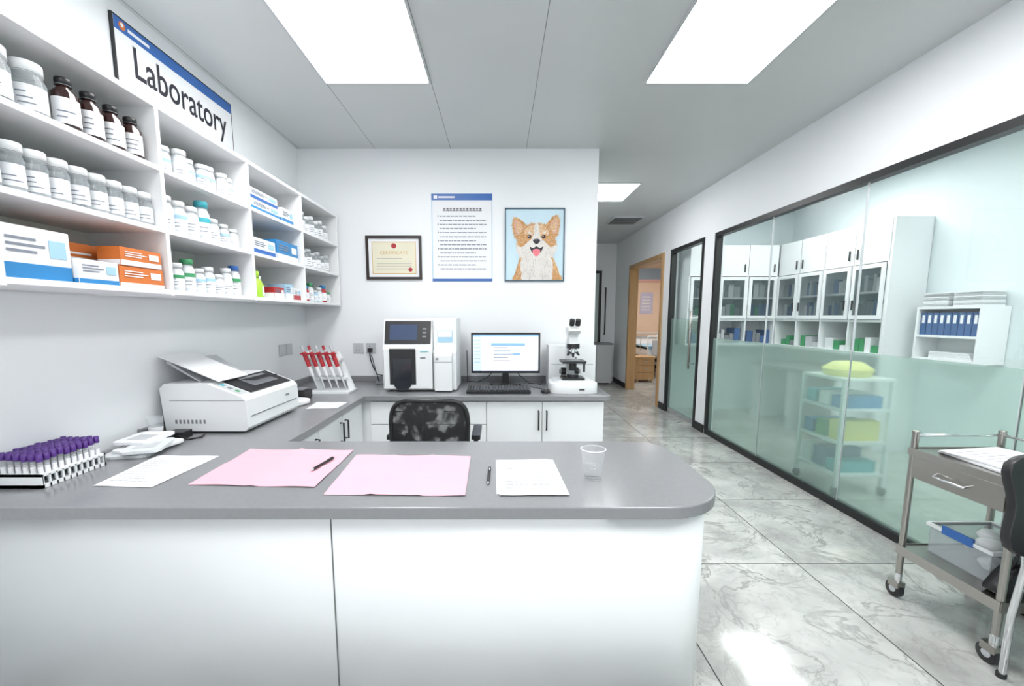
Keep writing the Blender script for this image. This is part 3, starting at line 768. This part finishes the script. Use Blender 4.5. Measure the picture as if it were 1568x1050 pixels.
b.tube([(MX - .05, MY + .06, .9), (MX - .15, MY + .12, .78), (MX - .24, MY + .1, .74), (MX - .33, MY + .16, .74), (MX - .34, MY + .25, 1.0)], .004, BLACK)
b.done(.004)
b = B('computer_keyboard')
M = Matrix.Translation((0, 3.14, ZT)) @ Matrix.Rotation(math.radians(5), 4, 'X')
b.box(-.25, .235, 0, .17, .004, .022, BLACK, M)
for r in range(5):
    for c in range(20):
        b.box(-.242 + c * .0236, -.242 + c * .0236 + .019, .01 + r * .031, .035 + r * .031, .022, .03, BLACK, M)
b.box(-.25, .235, .15, .17, -.013, .006, BLACK, M)
b.done(.0015, 1)
b = B('computer_mouse')
b.lathe([(0, 0), (.032, 0), (.034, .012), (.028, .026), (.014, .034), (0, .036)], (.35, 3.2, ZT + .001), BLACK, 20, Matrix.Diagonal((1, 1.6, 1, 1)))
b.tube([(.35, 3.25, ZT + .01), (.34, 3.35, ZT + .006), (.28, 3.42, ZT + .006), (.25, 3.45, ZT + .006)], .003, BLACK)
b.cyl((.347, 3.165, ZT + .033), (.353, 3.165, ZT + .033), .008, MIDG, 10)
b.done()

# ------------------------------------------------------------------ microscope
b = B('microscope'); cx = .565
b.prism(smooth_closed([(cx - .17, 3.17), (cx - .08, 3.135), (cx + .08, 3.135), (cx + .17, 3.17), (cx + .18, 3.3), (cx + .13, 3.45), (cx - .13, 3.45), (cx - .18, 3.3)], 5), ZT + .001, ZT + .075, PLASTW, smooth=True)
b.prism(smooth_closed([(cx - .13, 3.21), (cx - .06, 3.18), (cx + .06, 3.18), (cx + .13, 3.21), (cx + .13, 3.4), (cx - .13, 3.4)], 5), ZT + .075, ZT + .095, PLASTW, smooth=True)
b.box(cx - .085, cx + .085, 3.2, 3.36, ZT + .095, ZT + .112, BLACK); b.box(cx + .03, cx + .07, 3.128, 3.14, ZT + .03, ZT + .04, BLACK)
b.cyl((cx, 3.26, ZT + .11), (cx, 3.26, ZT + .135), .045, BLACK, 24)
b.cyl((cx, 3.26, ZT + .135), (cx, 3.26, ZT + .14), .03, CHROME, 20)
b.prism([(3.44, ZT + .07), (3.36, ZT + .095), (3.37, 1.0), (3.32, 1.07), (3.24, 1.085), (3.24, 1.14), (3.36, 1.14), (3.43, 1.08), (3.45, .98)], cx - .032, cx + .032, PLASTW, 'x')
b.box(cx - .09, cx + .09, 3.18, 3.36, .945, .962, BLACK)
b.box(cx - .05, cx + .05, 3.20, 3.30, .962, .966, MIDG); b.box(cx - .035, cx + .035, 3.215, 3.24, .966, .969, GLASS)
b.cyl((cx, 3.26, .885), (cx, 3.26, .945), .03, BLACK)
b.box(cx + .07, cx + .085, 3.2, 3.215, .88, .945, BLACK)
for s in (-1, 1):
    b.cyl((cx + s * .032, 3.40, .86), (cx + s * .068, 3.40, .86), .032, BLACK, 20); b.cyl((cx + s * .068, 3.40, .86), (cx + s * .083, 3.40, .86), .018, MIDG, 16)
b.cyl((cx, 3.26, 1.055), (cx, 3.26, 1.09), .05, BLACK, 20)
for a in (-38, 0, 38):
    d = Vector((math.sin(math.radians(a)), -.15, -math.cos(math.radians(a)))); p = Vector((cx, 3.26, 1.06)); b.cyl(p + d * .01, p + d * .04, .014, CHROME, 12); b.cyl(p + d * .04, p + d * .075, .012, BLACK, 12, .007)
b.cyl((cx, 3.30, 1.14), (cx, 3.30, 1.165), .045, PLASTW, 20)
b.prism([(3.36, 1.165), (3.23, 1.165), (3.19, 1.19), (3.21, 1.215), (3.34, 1.215), (3.37, 1.19)], cx - .045, cx + .045, PLASTW, 'x')
for s in (-1, 1):
    p = Vector((cx + s * .022, 3.23, 1.195)); d = Vector((0, -.5, .86)); b.cyl(p, p + d * .05, .018, PLASTW); b.cyl(p + d * .045, p + d * .09, .020, BLACK)
b.done(.004)
b = B('microscope_case'); b.box(.41, .80, 3.52, 3.73, ZT + .001, 1.06, PLASTW); b.box(.43, .78, 3.518, 3.52, .90, .903, GAP); b.box(.56, .64, 3.51, 3.52, .95, .965, MIDG); b.done(.012, 3)

# ------------------------------------------------------------------ pipette stand
b = B('pipette_stand')
b.box(-1.44, -1.13, 3.13, 3.33, ZT + .001, ZT + .016, PLASTW)
def P(x, z): return (x + (1.06 - z) * .33, z)
for x in (-1.50, -1.26):
    a = P(x, .735); c = P(x, 1.03)
    b.prism([(a[0] - .015, a[1]), (a[0] + .03, a[1]), (c[0] + .012, c[1]), (c[0] - .008, c[1])], 3.25, 3.28, PLASTW, 'y')
b.box(P(-1.51, .98)[0], P(-1.235, .98)[0], 3.21, 3.28, .965, .985, PLASTW)
b.box(P(-1.50, .83)[0], P(-1.25, .83)[0], 3.21, 3.28, .82, .835, PLASTW)
for i in range(5):
    x = -1.49 + i * .054
    def Q(z): q = P(x, z); return Vector((q[0], 3.20, q[1]))
    b.cyl(Q(1.05), Q(1.08), .010, RED if i % 2 else PLASTG, 12); b.cyl(Q(1.025), Q(1.05), .007, PLASTG, 12)
    b.cyl(Q(.92), Q(1.03), .0155, RED, 14, .017); b.cyl(Q(.85), Q(.92), .012, PLASTW, 12, .0155); b.cyl(Q(.755), Q(.85), .004, PLASTG, 10, .010)
    q = Q(1.02); b.box(q.x - .02, q.x + .02, 3.17, 3.22, q.z - .006, q.z + .004, RED)
b.done(.002)

# ------------------------------------------------------------------ printer
b = B('laser_printer')
ya, yb = 2.06, 2.60
prof = [(-1.66, ZT + .012), (-1.265, ZT + .012), (-1.25, ZT + .03), (-1.255, .885), (-1.275, .905), (-1.44, .970), (-1.65, .970), (-1.675, .945)]
b.prism(prof, ya, yb, PLASTW, 'y')
b.box(-1.252, -1.249, ya + .03, yb - .03, .80, .803, GAP)
M = Matrix.Translation((-1.275, 0, .905)) @ Matrix.Rotation(math.atan2(.065, .165), 4, 'Y')
b.box(-.17, -.008, ya + .10, yb - .03, 0, .006, BLACK, M)
b.box(-.15, -.05, ya + .20, yb - .10, .006, .008, MIDG, M)
for k in range(6): b.box(-.13, -.125, ya + .2, yb - .1, .008, .0105, BLACK, Matrix.Translation((.014 * k, 0, 0)) @ M)
b.box(-.16, -.02, ya + .025, ya + .085, 0, .003, PLASTG, M)
for k in range(3): b.box(-.14 + k * .04, -.12 + k * .04, ya + .04, ya + .06, .003, .005, [TEAL, MIDG, DGREEN][k], M)
b.box(-1.2485, -1.2475, yb - .16, yb - .12, .84, .85, MIDG)
for k in range(8): b.box(-1.61 + k * .02, -1.60 + k * .02, ya - .001, ya, .77, .79, MIDG)
b.box(-1.63, -1.26, ya - .001, ya, .885, .887, GAP)
b.prism([(-1.50, .960), (-1.52, .967), (-1.685, 1.065), (-1.68, 1.075), (-1.675, 1.075)], ya + .07, yb - .10, PLASTG, 'y')
b.prism([(-1.40, .976), (-1.40, .980), (-1.688, 1.105), (-1.690, 1.10)], ya + .03, ya + .28, PAPER, 'y')
for x in (-1.63, -1.30):
    for y in (ya + .05, yb - .05): b.cyl((x, y, ZT + .001), (x, y, ZT + .013), .014, BLACK)
b.done(.006, 3)

# ------------------------------------------------------------------ tube rack
b = B('test_tube_rack')
x0, x1, ya, yb = -1.70, -1.545, 1.375, 1.61; ZR = ZT + .001
b.box(x0, x1, ya, yb, ZR, ZR + .012, PLASTW); b.box(x0, x1, ya, yb, ZR + .04, ZR + .048, PLASTW)
for y in (ya, yb - .006): b.box(x0, x1, y, y + .006, ZR, ZR + .048, PLASTW)
n = 10
for i in range(n + 1):
    y = ya + .003 + i * (yb - ya - .01) / n; b.box(x1 - .005, x1, y, y + .005, ZR, ZR + .045, PLASTW); b.box(x0, x0 + .005, y, y + .005, ZR, ZR + .045, PLASTW)
TUBE = glassy('test_tube_plastic', (.80, .84, .87), .14, .06, .6)
for i in range(n):
    for j in range(6):
        x = x0 + .014 + j * .0252; y = ya + .0145 + i * .0228
        o = random.uniform(-.004, .004)
        b.lathe([(0, 0), (.0065, .003), (.0068, .082)], (x, y, ZR + .012), TUBE, 10); b.lathe([(0, .003), (.0055, .004), (.0055, .03)], (x, y, ZR + .012), PLASTG, 8)
        b.lathe([(.0072, .03), (.0072, .06)], (x, y, ZR + .012), PAPER, 10)
        b.lathe([(.0088, .08 + o), (.0092, .083 + o), (.0088, .105 + o), (.004, .106 + o), (0, .102 + o)], (x, y, ZR + .012), PURPLE, 12)
b.done()
b = B('sealed_sample_packs')
for i, (x, y, a, w, l) in enumerate([(-1.56, 1.78, 12, .16, .20), (-1.53, 1.80, -8, .15, .19), (-1.50, 1.76, 20, .13, .18), (-1.58, 1.84, 4, .14, .17)]):
    M = Matrix.Translation((x, y, ZT + .001 + i * .012)) @ Matrix.Rotation(math.radians(a), 4, 'Z')
    pts = smooth_closed([(-w / 2, -l / 2), (0, -l / 2 - .005), (w / 2, -l / 2), (w / 2 + .005, 0), (w / 2, l / 2), (0, l / 2 + .004), (-w / 2, l / 2), (-w / 2 - .005, 0)], 4)
    b.prism(pts, .0, .0115, PAPER if i % 2 else BOTW, M=M)
    b.box(-w * .3, w * .3, -l * .3, l * .2, .0115, .0123, PLASTG, M)
b.done(.004)
b = B('plastic_beaker'); b.lathe([(0, .003), (.026, .003), (.031, .10), (.034, .105), (.0325, .105), (.029, .10), (.025, .006), (0, .006)], (-1.64, 1.975, ZT), TUBE, 20)
b.lathe([(.0268, .02), (.029, .06)], (-1.64, 1.975, ZT), PAPER, 20); b.done()
b = B('power_adapter'); b.box(-1.58, -1.50, 1.955, 2.02, ZT + .001, ZT + .035, BLACK)
b.tube([(-1.52, 1.96, ZT + .02), (-1.47, 1.94, ZT + .006), (-1.43, 1.98, ZT + .006), (-1.45, 2.03, ZT + .006)], .005, BLACK); b.done(.003)
b = B('label_printer'); b.box(-1.42, -1.34, 2.87, 3.0, ZT + .001, ZT + .07, BLACK); b.box(-1.41, -1.35, 2.88, 2.96, ZT + .07, ZT + .085, MIDG); b.done(.008)
b = B('gauze_pack'); b.prism(smooth_closed([(-1.40, 2.70), (-1.30, 2.69), (-1.27, 2.80), (-1.36, 2.84), (-1.42, 2.80)], 4), ZT + .003, ZT + .035, PAPER, smooth=True); b.done(.008)

# ------------------------------------------------------------------ papers
def sheet(name, pts, z, m, lines=0, th=.0012, creases=()):
    b = B(name); (ax, ay), (bx, by), (cx_, cy), (dx, dy) = pts
    def at(u, v):
        tx = ax + (bx - ax) * u; ty = ay + (by - ay) * u; bx_ = dx + (cx_ - dx) * u; by_ = dy + (cy - dy) * u
        return Vector((tx + (bx_ - tx) * v, ty + (by_ - ty) * v, 0))
    n = 24; g = []; ph = random.uniform(0, 6)
    for j in range(n + 1):
        for i in range(n + 1):
            u, v = i / n, j / n; p = at(u, v); e = max(abs(u - .5), abs(v - .5)) * 2
            if creases:
                wob = .0007 * (math.sin(u * 9 + v * 4 + ph) + 1) + .0012 * max(0, e - .85) / .15 * (1 + math.sin(u * 11 + v * 9 + ph))
                for cu in creases: wob += .0035 * max(0, 1 - abs(u - cu) / .05)
                wob += .0025 * max(0, 1 - abs(v - .5) / .05)
            else: wob = .0006 * (math.sin(u * 9 + v * 5 + ph) + 1)
            p.z = z + th + wob; g.append(b.bm.verts.new(p))
    for j in range(n):
        for i in range(n):
            b.face([g[j * (n + 1) + i], g[(j + 1) * (n + 1) + i], g[(j + 1) * (n + 1) + i + 1], g[j * (n + 1) + i + 1]], m, True)
    def strip(u0, v0, u1, v1, mm, dz=.0032):
        o = Vector((0, 0, z + dz)); b.poly([at(u0, v1) + o, at(u1, v1) + o, at(u1, v0) + o, at(u0, v0) + o], mm)
    for k in range(lines):
        v = .12 + k * .8 / lines; u = .1; ue = .4 + .45 * random.random()
        while u < ue:
            w_ = random.uniform(.03, .12); strip(u, v, min(u + w_, ue), v + .008, INK); u += w_ + .02
    return b.done(normals=False)
sheet('pink_form', [(-1.09, 1.80), (-.635, 1.79), (-.63, 1.385), (-1.08, 1.41)], ZT, PINK, 0, creases=(.5,))
sheet('pink_form', [(-.60, 1.725), (-.12, 1.71), (-.112, 1.315), (-.575, 1.325)], ZT, PINK, 0, creases=(.33, .66))
sheet('paper_sheet', [(-.015, 1.66), (.20, 1.675), (.205, 1.345), (-.01, 1.33)], ZT, PAPER, 0)
sheet('paper_sheet', [(-.005, 1.655), (.215, 1.66), (.228, 1.318), (.0, 1.315)], ZT + .003, PAPER, 9)
sheet('paper_sheet', [(-1.43, 1.72), (-1.17, 1.715), (-1.185, 1.385), (-1.40, 1.40)], ZT, PAPER, 12)
sheet('paper_sheet', [(-1.24, 2.83), (-1.03, 2.83), (-1.03, 2.64), (-1.22, 2.62)], ZT, PAPER, 7)
def pen(p0, p1, z):
    b = B('ballpoint_pen'); p0 = Vector((*p0, z)); p1 = Vector((*p1, z)); d = (p1 - p0).normalized(); L = (p1 - p0).length
    b.cyl(p0, p0 + d * .014, .001, PLASTG, 10, .0045); b.cyl(p0 + d * .014, p0 + d * (L - .01), .0052, BLACK, 12); b.cyl(p0 + d * (L - .01), p1, .003, CHROME, 10)
    b.tube([p0 + d * (L - .012) + Vector((0, 0, .007)), p0 + d * (L - .055) + Vector((0, 0, .0075))], .0013, CHROME, 6); b.done()
pen((-.705, 1.525), (-.675, 1.675), ZT + .0095); pen((-.04, 1.405), (-.037, 1.575), ZT + .0058)
b = B('plastic_cup'); cl = (.335, 1.47, ZT)
b.lathe([(0, .001), (.029, .001), (.0305, .004), (.0345, .055), (.0355, .057), (.0425, .108), (.0445, .110), (.0440, .112), (.0415, .110), (.0340, .056), (.029, .006), (0, .004)], cl, CLEARP, 32)
b.lathe([(.0428, .1085), (.0452, .1095), (.0452, .1115), (.043, .1125)], cl, PLASTW, 32)
for i in range(20):
    a = 2 * math.pi * i / 20; ca, sa = math.cos(a), math.sin(a)
    b.tube([(cl[0] + .0362 * ca, cl[1] + .0362 * sa, ZT + .062), (cl[0] + .0415 * ca, cl[1] + .0415 * sa, ZT + .100)], .0007, CLEARP, 5)
b.lathe([(0, .007), (.0285, .007), (.0333, .053), (0, .053)], cl, WATER, 28)
b.done()

# ------------------------------------------------------------------ office chair
b = B('office_chair'); cx, cy = -.375, 2.44
def bk(u, v):
    w = .195 + .02 * v if v < .6 else .207
    x = u * w; return Vector((cx + x, 2.19 + .28 * x * x * 3 - .04 * math.sin(v * math.pi) * .5 + .02 * (1 - v), .46 + v * .40))
def rr(a):
    c, s = math.cos(a), math.sin(a); e = .45
    return (math.copysign(abs(c) ** e, c), math.copysign(abs(s) ** e, s))
outer = [rr(2 * math.pi * i / 48) for i in range(48)]
b.tube([bk(u, (v + 1) / 2) for u, v in outer], .012, BLACK, 8, True)
rings = []
for k in range(6):
    f = k / 5 * .97
    rings.append([b.bm.verts.new(bk(u * f, (v * f + 1) / 2)) for u, v in outer] if k else [b.bm.verts.new(bk(0, .5))])
for k in range(5):
    for i in range(48):
        j = (i + 1) % 48
        if k == 0: b.face([rings[0][0], rings[1][i], rings[1][j]], MESHF, True)
        else: b.face([rings[k][i], rings[k + 1][i], rings[k + 1][j], rings[k][j]], MESHF, True)
b.tube([bk(-.98, .30), bk(-.5, .28), bk(0, .27), bk(.5, .28), bk(.98, .30)], .010, BLACK)
b.prism(smooth_closed([(cx - .22, 2.24), (cx + .22, 2.24), (cx + .235, 2.5), (cx + .18, 2.68), (cx - .18, 2.68), (cx - .235, 2.5)], 5), .42, .49, BLACK, smooth=True)
b.tube([(cx, 2.44, .40), (cx, 2.24, .40), (cx, 2.21, .46), (cx, 2.20, .56)], .02, BLACK)
b.cyl((cx, cy, .10), (cx, cy, .42), .028, BLACK); b.cyl((cx, cy, .08), (cx, cy, .22), .038, BLACK)
for s in (-1, 1):
    b.tube([(cx + s * .20, 2.42, .43), (cx + s * .235, 2.40, .46), (cx + s * .24, 2.34, .57), (cx + s * .24, 2.36, .595), (cx + s * .24, 2.58, .60)], .014, BLACK)
    b.box(cx + s * .24 - .025, cx + s * .24 + .025, 2.34, 2.58, .605, .63, BLACK)
for k in range(5):
    a = math.radians(90 + 72 * k); e = (cx + .28 * math.cos(a), cy + .28 * math.sin(a), .07); b.tube([(cx, cy, .11), e], .02, BLACK)
    b.cyl((e[0] - .02, e[1], .028), (e[0] + .02, e[1], .028), .028, BLACK); b.cyl((e[0], e[1], .03), (e[0], e[1], .075), .009, BLACK)
b.done(.006)

# ------------------------------------------------------------------ instrument trolley
root = empty('instrument_trolley')
b = B('frame_and_trays')
x0, x1, ya, yb = 1.84, 2.25, 1.44, 1.85
def caster(x, y):
    b.cyl((x, y, .075), (x, y, .12), .014, CHROME); b.box(x - .018, x + .018, y - .02, y + .03, .05, .08, STEEL)
    b.cyl((x - .011, y + .01, .037), (x + .011, y + .01, .037), .037, BLACK, 20); b.cyl((x - .014, y + .01, .037), (x + .014, y + .01, .037), .016, PLASTG, 14)
for x in (x0 + .012, x1 - .012):
    for y in (ya + .012, yb - .012):
        zt_ = .79 if y > 1.7 else .715
        b.cyl((x, y, .12), (x, y, zt_), .0125, STEEL, 14); b.lathe([(.0135, 0), (.0135, .01), (0, .014)], (x, y, zt_ - .005), STEEL, 14); caster(x, y)
def tray(z, lip=.03):
    b.box(x0, x1, ya, yb, z, z + .006, STEEL)
    b.box(x0 - .003, x0, ya, yb, z - lip, z + .012, STEEL); b.box(x1, x1 + .003, ya, yb, z - lip, z + .012, STEEL)
    b.box(x0, x1, ya - .003, ya, z - lip, z + .012, STEEL); b.box(x0, x1, yb, yb + .003, z - lip, z + .012, STEEL)
tray(.245); tray(.705, .02)
b.box(x0 + .008, x1 - .01, ya + .02, yb - .02, .585, .69, STEEL)
b.tube([(x0 + .012, yb - .012, .775), (x1 - .012, yb - .012, .775)], .006, CHROME); b.tube([(x1 - .012, ya, .775), (x1 - .012, yb - .012, .775)], .006, CHROME)
b.done(.0015, 1, parent=root)
b = B('drawer'); b.box(x0 - .006, x0 + .007, ya + .03, yb - .03, .59, .685, STEEL)
b.tube([(x0 - .006, ya + .14, .645), (x0 - .03, ya + .145, .635), (x0 - .03, yb - .145, .635), (x0 - .006, yb - .14, .645)], .005, CHROME)
b.done(.0015, 1, parent=root)
b = B('black_bag'); b.prism(smooth_closed([(1.885, .2535), (1.90, .32), (1.96, .37), (2.05, .36), (2.12, .31), (2.13, .2535)], 5), 1.47, 1.53, BLACK, 'y', smooth=True)
b.tube([(1.93, 1.495, .35), (1.95, 1.495, .42), (2.02, 1.495, .43), (2.05, 1.495, .35)], .006, BLACK); b.done(parent=root)
b = B('document_stack')
for i in range(6):
    M = Matrix.Translation((2.05, 1.65, .7125 + i * .0035)) @ Matrix.Rotation(math.radians(-6 + i * 3), 4, 'Z')
    b.box(-.15, .15, -.13, .13, 0, .003, PAPER if i % 3 else PLASTG, M)
for k in range(6): b.box(-.12, .02 + .03 * (k % 3), .09 - k * .03, .094 - k * .03, .0031, .0036, INK, M)
b.done()
b = B('plastic_storage_bin')
x0, x1, ya, yb, z = 1.93, 2.20, 1.56, 1.80, .252
for q in ((x0, x1, ya, ya + .004), (x0, x1, yb - .004, yb), (x0, x0 + .004, ya, yb), (x1 - .004, x1, ya, yb)): b.box(*q, z, z + .13, JAR)
b.box(x0, x1, ya, yb, z, z + .004, JAR)
for q in ((x0 - .01, x1 + .01, ya - .01, ya), (x0 - .01, x1 + .01, yb, yb + .01), (x0 - .01, x0, ya, yb), (x1, x1 + .01, ya, yb)): b.box(*q, z + .12, z + .135, PLASTW)
b.box(x0 - .014, x0 - .004, ya + .06, yb - .06, z + .115, z + .15, BLUE)
for i in range(9):
    a = random.uniform(x0 + .05, x1 - .05); c = random.uniform(ya + .05, yb - .05)
    b.lathe([(0, 0), (.03, .005), (.045, .03), (.03, .05), (0, .055)], (a, c, z + .01 + .01 * i), random.choice([PAPER, PLASTW, PLASTG]), 10)
b.done()

b = B('metal_frame_chair'); cx, s = 1.99, .2
for sg in (-1, 1):
    x = cx + sg * s; k = (sg < 0)
    b.tube([(x + .03 * k, 1.39, .012), (x + .01 * k, 1.375, .25), (x, 1.35, .45), (x, 1.36, .60), (x, 1.385, .86)], .011, CHROME, 12)
    b.tube([(x, .93, .012), (x, .95, .3), (x, .98, .43), (x, 1.33, .45)], .011, CHROME, 12)
    b.lathe([(0, 0), (.015, 0), (.015, .02), (0, .02)], (x + .03 * k, 1.392, 0), BLACK, 12); b.lathe([(0, 0), (.015, 0), (.015, .02), (0, .02)], (x, .93, 0), BLACK, 12)
b.tube([(cx - s, .95, .3), (cx + s, .95, .3)], .008, CHROME)
b.prism(smooth_closed([(cx - .21, .94), (cx + .21, .94), (cx + .22, 1.15), (cx + .2, 1.33), (cx - .2, 1.33), (cx - .22, 1.15)], 5), .445, .495, BLACK, smooth=True)
Mb = Matrix.Translation((cx, 1.345, .50)) @ Matrix.Rotation(math.radians(-8), 4, 'X')
b.prism(smooth_closed([(-.24, 0), (.24, 0), (.255, .17), (.23, .33), (-.23, .33), (-.255, .17)], 5), -.012, .018, BLACK, 'y', M=Mb, smooth=True)
b.done(.004)

# ------------------------------------------------------------------ world, camera
w = bpy.data.worlds.new('world'); SC.world = w; w.use_nodes = True
bg = w.node_tree.nodes['Background']; bg.inputs[0].default_value = (.93, .97, 1, 1); bg.inputs[1].default_value = 1.4
cd = bpy.data.cameras.new('camera'); cam = bpy.data.objects.new('camera', cd); COL.objects.link(cam)
cd.sensor_width = 36; cd.sensor_fit = 'HORIZONTAL'; cd.lens = 36 * 650 / 1568
cd.shift_x = 19 / 1568; cd.shift_y = 40 / 1568; cd.clip_start = .02
cam.location = (0, 0, H); cam.rotation_euler = (math.radians(90 - 7.1), 0, 0)
SC.camera = cam
